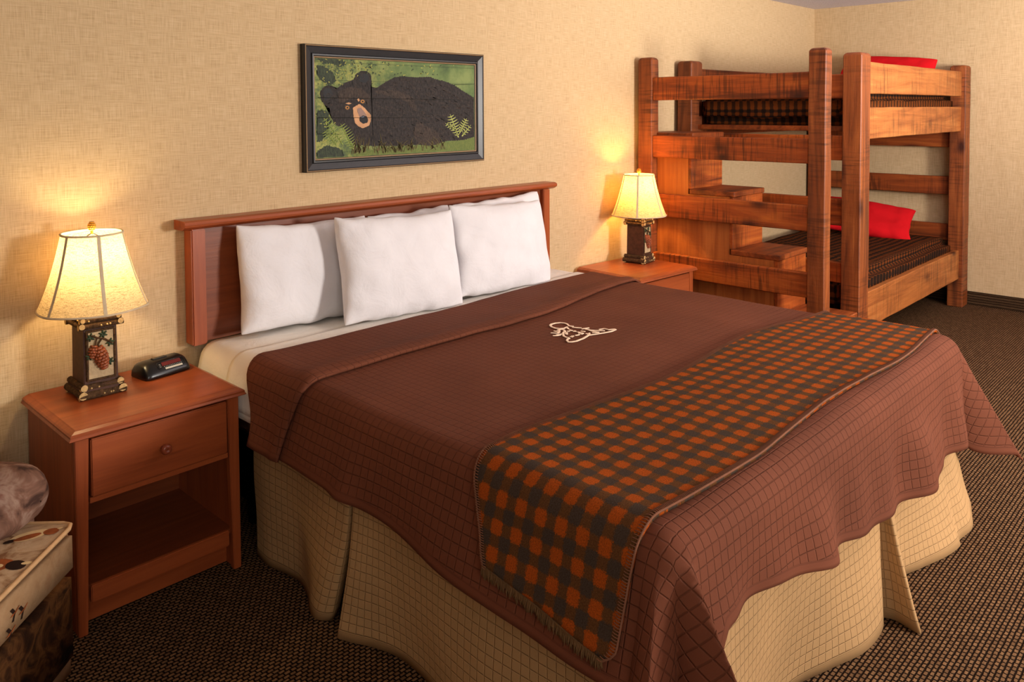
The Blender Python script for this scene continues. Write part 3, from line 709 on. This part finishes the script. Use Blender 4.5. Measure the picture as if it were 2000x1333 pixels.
for st in EM:
    P3 = [on(1000+x/5.882, 590+y/5.882, 'z', .659) for x, y in st]
    # smooth
    pts = []
    for i in range(len(P3)-1):
        for k in range(4): pts.append(P3[i].lerp(P3[i+1], k/4))
    pts.append(P3[-1]); L, Rr = [], []
    for i, p in enumerate(pts):
        t = (pts[min(i+1, len(pts)-1)]-pts[max(i-1, 0)]); t.z = 0; t.normalize(); nn = Vector((-t.y, t.x, 0)); w = .0042*(.55+.45*math.sin(PI*(.15+.7*i/(len(pts)-1))))
        for s, A in ((1, L), (-1, Rr)):
            q = p+nn*w*s; A.append(Vector((q.x, q.y, ZT+topz(q.x, q.y)+.0035)))
    k = len(pts); b.add(L+Rr, [(i, i+1, k+i+1, k+i) for i in range(k-1)], 0, False)
em = part('embroidered_emblem', spread, b, CREAM, SLOC); mod_solid(em, .002, 0); em['label'] = 'cream embroidered wolf and moon emblem'

# fleece runner
RL = (2.0, -1.73, .66)
def r_a(f, a): return -1.495-.03*sm((a-2.3)/.6)+.02*math.sin(a*5.5+1)-.085*sm(max(0, -f))-.012*max(0, (-f-.85)/.15)**2*1.0
def r_b(f, a): return -1.957+.012*math.sin(a*6+2.2)+.012*sm(max(0, -f))+.025*max(0, (-f-.9)/.1)**2
runner, rv, (rna, rnb) = strip('bed_runner', FLEECE, None, RL, r_a, r_b, .240, .25, .013, 240, 44, dslant=1.20)
mod_solid(runner, .008, -1); tag(runner, 'orange and grey checked fleece throw laid across the foot of the bed', 'throw blanket')
b = MB()
def rp(i, j): return rv[i*(rnb+1)+j]
for j, j2 in ((0, 2), (rnb, rnb-2)):
    path = [rp(i, j) for i in range(rna+1)]; b.tube([p+Vector((0, 0, .001)) for p in path], .0026, 6)
    for i in range(0, rna, 1):
        for fr_ in (0, .5):
            p = rp(i, j).lerp(rp(i+1, j), fr_); q = rp(i, j2).lerp(rp(i+1, j2), fr_); d = (q-p)
            nz = (rp(i+1, j)-rp(i, j)).cross(d).normalized(); nz = nz if nz.dot(Vector((-1, -1, 2))) > 0 else -nz
            e = p+d.normalized()*.014
            b.tube([p+nz*.003, p.lerp(e, .5)+nz*.0045, e+nz*.002], .0011, 5)
part('blanket_stitch', runner, b, STITCH, RL)
b = MB()
for j in range(0, rnb):
    for k in range(5):
        p = rp(0, j).lerp(rp(0, j+1), k/5); q = p+Vector((random.uniform(-.006, .002), random.uniform(-.004, .004), -random.uniform(.010, .024)))
        b.tube([p+Vector((-.001, 0, .004)), p.lerp(q, .5)+Vector((-.003, 0, 0)), q], [.0022, .0018, .0006], 5)
part('fringe', runner, b, FRINGE, RL)

# bed skirt
sk = thing('bed_skirt', 'tan quilted bed skirt hanging to the carpet under the bedspread', 'bed skirt', (2.0, -1.0, 0))
def skirt_panel(name, bot, top, nz=14, ztop=.46, curve=.0, flarepow=1.6):
    def res(L, n):
        L = [Vector(p) for p in L]; d = [0]
        # Catmull-Rom resample
        out = []
        for i in range(n+1):
            t = i/n*(len(L)-1); k = min(int(t), len(L)-2); u = t-k
            p0, p1, p2, p3 = L[max(k-1, 0)], L[k], L[k+1], L[min(k+2, len(L)-1)]
            out.append(.5*((2*p1)+(p2-p0)*u+(2*p0-5*p1+4*p2-p3)*u*u+(3*p1-p0-3*p2+p3)*u**3))
        return out
    n = 12*(len(bot)-1); B = res(bot, n); T = res(top, n); b = MB(); ln = [0]
    for i in range(n): ln.append(ln[-1]+(B[i+1]-B[i]).length)
    def fn(u, v):
        i = round(u*n); k = (1-v)**flarepow; p = T[i].lerp(B[i], k); zb = B[i].z if len(B[i]) > 2 else .004
        return (p.x+.004*mnoise.noise((p.x*8, p.y*8, v*3)), p.y+.004*mnoise.noise((p.x*8+9, p.y*8, v*3)), lerp(.004, ztop, v))
    b.grid(n, nz, fn, 0, lambda u, v: (ln[round(u*n)], v*ztop, v*ztop, 0))
    o = b.build(name, TAN, sk, (2.0, -1.0, 0)); mod_solid(o, .004, 0); return o
skirt_panel('side_panel', [(1.085, -.42), (1.078, -.50), (1.092, -.58), (1.098, -.66), (1.072, -.74), (1.040, -.80), (1.030, -.85), (1.055, -.885), (1.09, -.87)],
            [(1.075, -.42), (1.070, -.50), (1.072, -.60), (1.072, -.70), (1.066, -.78), (1.062, -.86), (1.060, -.94), (1.062, -.985), (1.085, -.985)])
skirt_panel('side_panel', [(1.09, -.99), (1.03, -.960), (1.040, -1.00), (1.075, -1.08), (1.095, -1.17), (1.085, -1.30), (1.05, -1.45), (1.04, -1.60), (1.06, -1.75), (1.04, -1.9), (1.02, -1.97)],
            [(1.09, -1.03), (1.060, -1.01), (1.060, -1.04), (1.065, -1.10), (1.07, -1.18), (1.07, -1.30), (1.07, -1.45), (1.07, -1.60), (1.07, -1.75), (1.07, -1.9), (1.07, -1.97)])
skirt_panel('foot_panel', [(1.06, -2.03), (1.15, -2.09), (1.30, -2.05), (1.45, -1.99), (1.58, -1.96), (1.70, -1.965), (1.83, -2.005), (1.95, -2.045), (2.06, -2.055), (2.135, -2.04), (2.15, -2.01)],
            [(1.08, -2.0), (1.2, -2.0), (1.32, -2.0), (1.45, -2.0), (1.58, -2.0), (1.70, -2.0), (1.83, -2.0), (1.95, -2.005), (2.06, -2.01), (2.16, -2.01), (2.18, -1.98)])
skirt_panel('foot_panel', [(2.13, -2.00), (2.165, -2.06), (2.150, -2.135), (2.20, -2.105), (2.27, -2.04), (2.36, -1.995), (2.50, -2.035), (2.62, -2.07), (2.72, -2.085), (2.76, -2.075), (2.86, -2.085), (2.97, -2.06), (3.07, -2.03)],
            [(2.19, -1.985), (2.205, -2.00), (2.21, -2.01), (2.24, -2.01), (2.29, -2.005), (2.36, -2.0), (2.48, -2.0), (2.58, -2.0), (2.68, -2.0), (2.74, -2.0), (2.80, -2.0), (2.86, -2.0), (2.90, -2.0)])
skirt_panel('side_panel', [(3.09, -1.99), (3.05, -1.85), (2.98, -1.7), (2.96, -1.4), (2.97, -1.0), (2.95, -.5)],
            [(2.93, -1.99), (2.94, -1.85), (2.94, -1.7), (2.94, -1.4), (2.94, -1.0), (2.94, -.5)])

# ------------------------------------------------------------------ pillows
def pillow(name, mat, W, H, T, seed, crisp=.09, n=44, seam=True, noise_amp=.014):
    b = MB()
    def side(sgn):
        def fn(u, v):
            x, y = 2*u-1, 2*v-1
            ex = 1-crisp*(1-y*y)**1.0*abs(x)**2*.55; ey = 1-crisp*(1-x*x)*abs(y)**2*(.75 if y > 0 else .15)
            t = ((1-abs(x)**3.2)*(1-abs(y)**3.2))**.5; cr = 1-.018*(abs(x)*abs(y))**6
            px, py = W/2*x*ex*cr, H/2*y*ey*cr
            nv = noise_amp*mnoise.noise((px*5+seed, py*5, sgn*2))*t+.45*noise_amp*mnoise.noise((px*13+seed, py*13, sgn*4))*min(1, t*2)
            edge = max(abs(x), abs(y)); rip = .009*mnoise.noise((px*14+seed*2, py*14, 7))*sm((edge-.6)/.4)
            return (px+rip, sgn*(T/2*t)+nv+rip, py+rip)
        return fn
    b.grid(n, n, side(-1), 0); b.grid(n, n, side(1), 0)
    k = (n+1)*(n+1)
    o = b.build(name, mat); me = o.data
    bm = bmesh.new(); bm.from_mesh(me); bmesh.ops.remove_doubles(bm, verts=bm.verts, dist=1e-4)
    # the two sheets share their rim
    bmesh.ops.recalc_face_normals(bm, faces=bm.faces); bm.to_mesh(me); bm.free()
    s = o.modifiers.new('sub', 'SUBSURF'); s.levels = s.render_levels = 1
    return o
def place(o, c, lean, yaw=0, roll=0):
    o.rotation_mode = 'QUATERNION'
    o.rotation_quaternion = (Matrix.Rotation(yaw, 3, 'Z') @ Matrix.Rotation(-lean, 3, 'X') @ Matrix.Rotation(roll, 3, 'Y')).to_quaternion(); o.location = c
for (W, H, T, c, lean, yaw, roll, lab, seed) in (
    (.59, .40, .135, (1.468, -.128, .848), .14, 0.02, .04, 'white pillow against the left end of the headboard, behind the middle front pillow', 1),
    (.46, .39, .12, (2.000, -.118, .846), .10, 0, -.02, 'white pillow against the middle of the headboard, mostly hidden by the two front pillows', 2),
    (.60, .40, .125, (2.545, -.120, .850), .12, 0, -.03, 'white pillow against the right end of the headboard, behind the right front pillow', 3),
    (.59, .415, .145, (1.800, -.288, .850), .24, -.04, .04, 'white square pillow standing in front at the middle of the bed head', 4),
    (.61, .41, .145, (2.385, -.280, .848), .22, .02, .05, 'white square pillow standing in front at the right of the bed head', 5)):
    o = pillow('pillow', WHITE, W, H, T, seed*7.3); place(o, (c[0], c[1], c[2]+.002), lean, yaw, roll); tag(o, lab, 'pillow', 'white pillows on the king bed')

# ------------------------------------------------------------------ bunk bed
bk = thing('bunk_bed', 'rough-sawn timber bunk bed standing in the corner of the room', 'bunk bed', (5.33, -.6, 0)); KL = (5.33, -.6, 0)
def bd(name, par, L, x0, x1, y0, y1, z0, z1, pal=SW, bev=.004, jit=.0025, top=None, ax=None):
    d = (x1-x0, y1-y0, z1-z0); a = ax or 'xyz'[max(range(3), key=lambda i: d[i])]
    b = MB(); b.box(x0, x1, y0, y1, z0, z1, bev=bev, seg=1, top=top, jit=jit); return part(name, par, b, pal[a], L)
HBK = 1.772
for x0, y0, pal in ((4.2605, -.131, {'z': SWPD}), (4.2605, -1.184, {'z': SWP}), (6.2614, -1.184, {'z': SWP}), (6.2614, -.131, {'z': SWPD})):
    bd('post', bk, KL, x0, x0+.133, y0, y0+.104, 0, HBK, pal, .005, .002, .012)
for z0, z1 in ((1.548, 1.725), (1.292, 1.470), (.208, .418)):
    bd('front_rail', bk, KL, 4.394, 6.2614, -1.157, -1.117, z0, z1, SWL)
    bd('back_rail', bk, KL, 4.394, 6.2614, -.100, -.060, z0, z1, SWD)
for z0, z1 in ((1.522, 1.656), (1.175, 1.313), (.808, .958), (.485, .600)):
    bd('end_rail', bk, KL, 4.285, 4.325, -1.08, -.131, z0, z1, SW)
for z0, z1 in ((1.548, 1.70), (1.172, 1.295), (.820, .952), (.475, .60)):
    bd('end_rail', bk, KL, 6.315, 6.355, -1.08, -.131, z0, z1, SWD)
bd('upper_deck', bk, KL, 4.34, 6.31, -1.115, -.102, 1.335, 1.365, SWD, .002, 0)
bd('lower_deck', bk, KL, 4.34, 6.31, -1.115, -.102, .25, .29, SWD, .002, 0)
def bunk_mattress(z0, z1, lab, x0=4.345):
    b = MB(); b.box(x0, 6.29, -1.105, -.112, z0, z1, bev=.05, seg=5)
    bm = bmesh.new()
    vsl = [bm.verts.new(v) for v in b.v]
    for f in b.f: bm.faces.new([vsl[i] for i in f])
    bmesh.ops.subdivide_edges(bm, edges=[e for e in bm.edges if e.calc_length() > .3], cuts=24, use_grid_fill=True)
    for v in bm.verts:
        nz = mnoise.noise_vector(Vector((v.co.x*5, v.co.y*5, v.co.z*9))); v.co += Vector((nz.x*.004, nz.y*.006, nz.z*.010))
    bm.verts.index_update(); b2 = MB(); b2.add([v.co[:] for v in bm.verts], [[v.index for v in f.verts] for f in bm.faces], 0, True); bm.free()
    o = b2.build('bunk_mattress', COVER, None, (5.3, -.6, z0)); return tag(o, lab, 'mattress', 'checked bunk mattresses')
bunk_mattress(.292, .508, 'dark brown checked mattress on the lower bunk')
bunk_mattress(1.367, 1.560, 'dark brown checked mattress on the upper bunk')
o = pillow('pillow', RED, .66, .40, .13, 41, .16); o.rotation_mode = 'QUATERNION'
def aim(o, c, xdir, zdir):
    x = Vector(xdir).normalized(); z = Vector(zdir); z = (z-x*z.dot(x)).normalized(); y = z.cross(x)
    o.rotation_mode = 'QUATERNION'; o.rotation_quaternion = Matrix((x, y, z)).transposed().to_quaternion(); o.location = c
aim(o, (6.03, -.585, .630), (0.26, -1, -.13), (.90, 0, .46)); tag(o, 'red pillow leaning at the far end of the lower bunk', 'pillow', 'red pillows on the bunks')
o = pillow('pillow', RED, .68, .34, .15, 57, .03)
aim(o, (6.14, -.665, 1.712), (0, -1, -.07), (.62, 0, .8)); tag(o, 'red pillow on the upper bunk showing above the guard rail', 'pillow', 'red pillows on the bunks')

# ------------------------------------------------------------------ bunk stairs with outer guard frame
st = thing('bunk_stairs', 'wooden step unit with four treads and a railed guard frame beside the bunk bed', 'stairs', (4.0, -.6, 0)); TL = (4.0, -.6, 0)
HO = 1.7749
bd('post', st, TL, 3.817, 3.892, -.128, -.030, 0, HO, {'z': SWP}, .005, .002, .012)
bd('post', st, TL, 3.817, 3.892, -1.171, -1.079, 0, HO, {'z': SWP}, .005, .002, .012)
for z0, z1 in ((1.518, 1.654), (1.180, 1.309), (.828, .962), (.482, .612)):
    bd('guard_rail', st, TL, 3.827, 3.866, -1.079, -.128, z0, z1, SW)
XS0, XS1 = 3.872, 4.235
for y0, y1, z in ((-.375, -.012, 1.325), (-.640, -.352, 1.000), (-.905, -.617, .675), (-1.185, -.882, .350)):
    bd('tread', st, TL, (XS0 if y0 > -1 else 3.895), XS1, y0, y1, z-.030, z, SWD, .004, .001, None, 'x')
for y, z0, z1 in ((-.365, 1.0, 1.295), (-.630, .675, .970), (-.895, .35, .645), (-1.06, 0, .32)):
    bd('riser', st, TL, XS0+.004, XS1-.004, y, y+.022, z0, z1, SW, .002, .001, None, 'x')
for x in (XS0+.004, XS1-.020):
    b = MB(); pts = [(-.012 if x > 4 else -.130, 0), (-1.038, 0), (-1.038, .32), (-.873, .32), (-.873, .645), (-.608, .645), (-.608, .97), (-.343, .97), (-.343, 1.295), (-.012 if x > 4 else -.130, 1.295)]
    vs = [(x, p[0], p[1]) for p in pts]+[(x+.016, p[0], p[1]) for p in pts]; n = len(pts)
    b.add(vs, [list(range(n))[::-1], list(range(n, 2*n))]+[(i, (i+1) % n, n+(i+1) % n, n+i) for i in range(n)], 0, False)
    part('side_panel', st, b, PINE, TL)
bm = None

# ------------------------------------------------------------------ armchair (its corner shows at the lower left)
S2 = 2**-.5; AO = Vector((0, 0, 0))
ac = thing('armchair', 'upholstered armchair with a duck print seat cushion, standing left of the near nightstand', 'armchair', (-.2, -.75, 0)); AL = (-.2, -.75, 0)
def tn(t, n, z): return (t*S2+n*S2, t*S2-n*S2, z)       # t along the chair front, n towards its front
def m_print(name, cols, s1, s2):
    m = NT(name, .9, .08); v = m.obj((1, 1, 1), False); a = m.noise(v, s1, 4, .6, 1.0); g = m.noise(v, s2, 4, .7)
    c = m.ramp(a, [(.34, cols[0]), (.46, cols[1]), (.56, cols[2]), (.7, cols[3])])
    c = m.mix(m.math('MULTIPLY', g, .45), c, lin(tuple(x*.72 for x in cols[1]))); m.color(c); m.bump(g, .001); return m.mat
BAND = m_print('beige_cushion_band', ((152, 116, 82), (172, 136, 98), (182, 148, 110), (164, 120, 84)), 9, 90)
TOPP = m_print('cushion_print', ((120, 78, 46), (176, 144, 110), (190, 160, 126), (160, 108, 66)), 13, 60)
ARMP = m_print('arm_print', ((58, 40, 34), (126, 92, 76), (160, 132, 116), (112, 56, 42)), 9, 30)
BASEP = m_print('dark_reed_print', ((26, 18, 14), (74, 46, 26), (118, 78, 42), (44, 28, 18)), 15, 60)
WELT = plain('cushion_welt', (196, 156, 112), .8, .1); DUCKB = plain('printed_duck_brown', (134, 72, 38), .9, .05, var=.3); DUCKW = plain('printed_duck_cream', (206, 176, 128), .9, .05); DUCKK = plain('printed_duck_dark', (42, 28, 22), .9, .05)
def tbox(t0, t1, n0, n1, z0, z1, r, seg=4, puff=0):
    b = MB(); b.box(t0, t1, n0, n1, z0, z1, bev=r, seg=seg); b.s = [True]*len(b.s)
    b.v = [tn(*p) for p in b.v]; b.f = [f[::-1] for f in b.f]; return b
part('base', ac, tbox(-1.12, -.125, .02, .79, .075, .345, .035), BASEP, AL)
b = tbox(-1.05, -.195, .12, .825, .345, .468, .022)
cush = part('seat_cushion', ac, b, BAND, AL)
b = MB()                                                # crowned top with print
def ctop(u, v):
    t = lerp(-1.03, -.206, u); n_ = lerp(.14, .817, v); cr = .022*(1-(2*u-1)**4)*(1-(2*v-1)**4)
    return tn(t, n_, .4685+cr)
b.grid(30, 24, ctop, 3); topb = b
b = MB()
for z in (.466,):
    b.tube([tn(t, n_, z) for t, n_ in ((-1.03, .822), (-.6, .826), (-.225, .822), (-.205, .815), (-.198, .795), (-.197, .6), (-.197, .3))], .0055, 8)
part('welt', ac, b, WELT, AL)
b = topb                                                # ducks printed on the cushion
def duck(t, n_, sz, a, mi):
    ca, sa = math.cos(a), math.sin(a)
    def q(x, y, dz=0):
        tt, nn = t+(x*ca-y*sa)*sz, n_+(x*sa+y*ca)*sz
        z = .4697+.022*(1-(2*((tt+1.03)/.817)-1)**4)*(1-(2*((nn-.14)/.667)-1)**4)+dz
        return Vector(tn(tt, nn, z))
    def disc(cx, cy, rx, ry, m_, dz):
        b.add([q(cx, cy, dz)]+[q(cx+rx*math.cos(w*PI/8), cy+ry*math.sin(w*PI/8), dz) for w in range(16)], [(0, 1+w, 1+(w+1) % 16) for w in range(16)], m_, False)
    disc(0, 0, 1.0, .52, mi, .0010); disc(-.15, .12, .72, .26, 1 if mi != 1 else 0, .0014); disc(1.0, .3, .40, .36, 0 if mi == 1 else 2, .0016); disc(1.42, .28, .22, .10, 1, .0016); disc(-1.0, .05, .35, .18, 2, .0013)
for args in ((-.27, .755, .042, .7, 1), (-.33, .66, .046, .2, 0), (-.41, .745, .050, .9, 0), (-.45, .64, .052, .5, 1), (-.52, .74, .050, .6, 0), (-.58, .64, .055, .3, 1), (-.36, .57, .04, .9, 0), (-.25, .62, .036, -.1, 0), (-.52, .54, .05, .4, 0)): duck(*args)
# flying ducks printed on the band
def fly(t, z, s):
    for pts, mi in (([(-1, 0), (-.3, .15), (.4, .22), (1.1, .5), (1.25, .42), (.5, -.05), (-.3, -.15)], 0), ([(-.2, .1), (-.9, .9), (-.3, .95), (.3, .2)], 2), ([(0, 0), (-.5, -.9), (-.1, -.95), (.35, .1)], 2)):
        b.poly([Vector(tn(t+x*s, .8262, z+y*s)) for x, y in pts], mi)
for t, z in ((-.425, .392), (-.470, .372), (-.455, .405), (-.54, .39), (-.58, .41)): fly(t, z, .016)
part('cushion_top', ac, b, [DUCKB, DUCKW, DUCKK, TOPP], AL)
# arms: pillow-topped
for t0, t1 in ((-.345, -.105), (-1.14, -.90)):
    b = tbox(t0+.02, t1-.02, .02, .70, .30, .52, .03); arm = part('arm', ac, b, ARMP, AL)
    b = MB(); tc = (t0+t1)/2; w = (t1-t0)/2
    def afn(u, v):
        a = 2*PI*v; k = 1 if u < .86 else math.sqrt(max(0, 1-((u-.86)/.14)**2)); k = max(k, .02)
        rr = 1+.05*mnoise.noise((u*6, math.cos(a)*2, math.sin(a)*2+tc))
        return tn(tc+w*k*rr*math.copysign(abs(math.cos(a))**.8, math.cos(a)), lerp(.02, .757, u), .535+.075*k*rr*math.copysign(abs(math.sin(a))**.8, math.sin(a)))
    b.grid(40, 28, afn); part('arm_pad', ac, b, ARMP, AL)
part('back', ac, tbox(-1.05, -.20, -.05, .14, .08, .86, .06), ARMP, AL)
part('skirt_band', ac, tbox(-1.11, -.135, .03, .775, .045, .10, .01, 2), plain('pale_lower_piping', (150, 116, 84), .9, .1), AL)
for t in (-.19, -1.05):
    for n_ in (.10, .72):
        b = MB(); b.tube([tn(t, n_, 0), tn(t, n_, .06)], [.024, .03], 14); part('foot', ac, b, CHD['z'], AL)

# ------------------------------------------------------------------ light
def area(name, loc, target, sx, sy, e, col):
    d = bpy.data.lights.new(name, 'AREA'); d.shape = 'RECTANGLE'; d.size = sx; d.size_y = sy; d.energy = e; d.color = col
    o = bpy.data.objects.new(name, d); C.objects.link(o); o.location = loc
    o.rotation_euler = (Vector(target)-Vector(loc)).to_track_quat('-Z', 'Y').to_euler(); return o
area('key_light', (3.3, -4.9, 1.45), (3.0, -.4, .85), .7, .6, 165, (1, .93, .85))
area('fill_light', (-.6, -4.4, 1.9), (1.8, -.4, .8), 1.8, 1.3, 42, (1, .92, .82))
area('ceiling_bounce', (4.2, -3.1, 1.6), (4.5, -2.6, 3), 2.0, 1.4, 135, (1, .94, .88))
w = bpy.data.worlds.new('world'); sc.world = w; w.use_nodes = True; w.node_tree.nodes['Background'].inputs[0].default_value = (1, .85, .7, 1); w.node_tree.nodes['Background'].inputs[1].default_value = .1
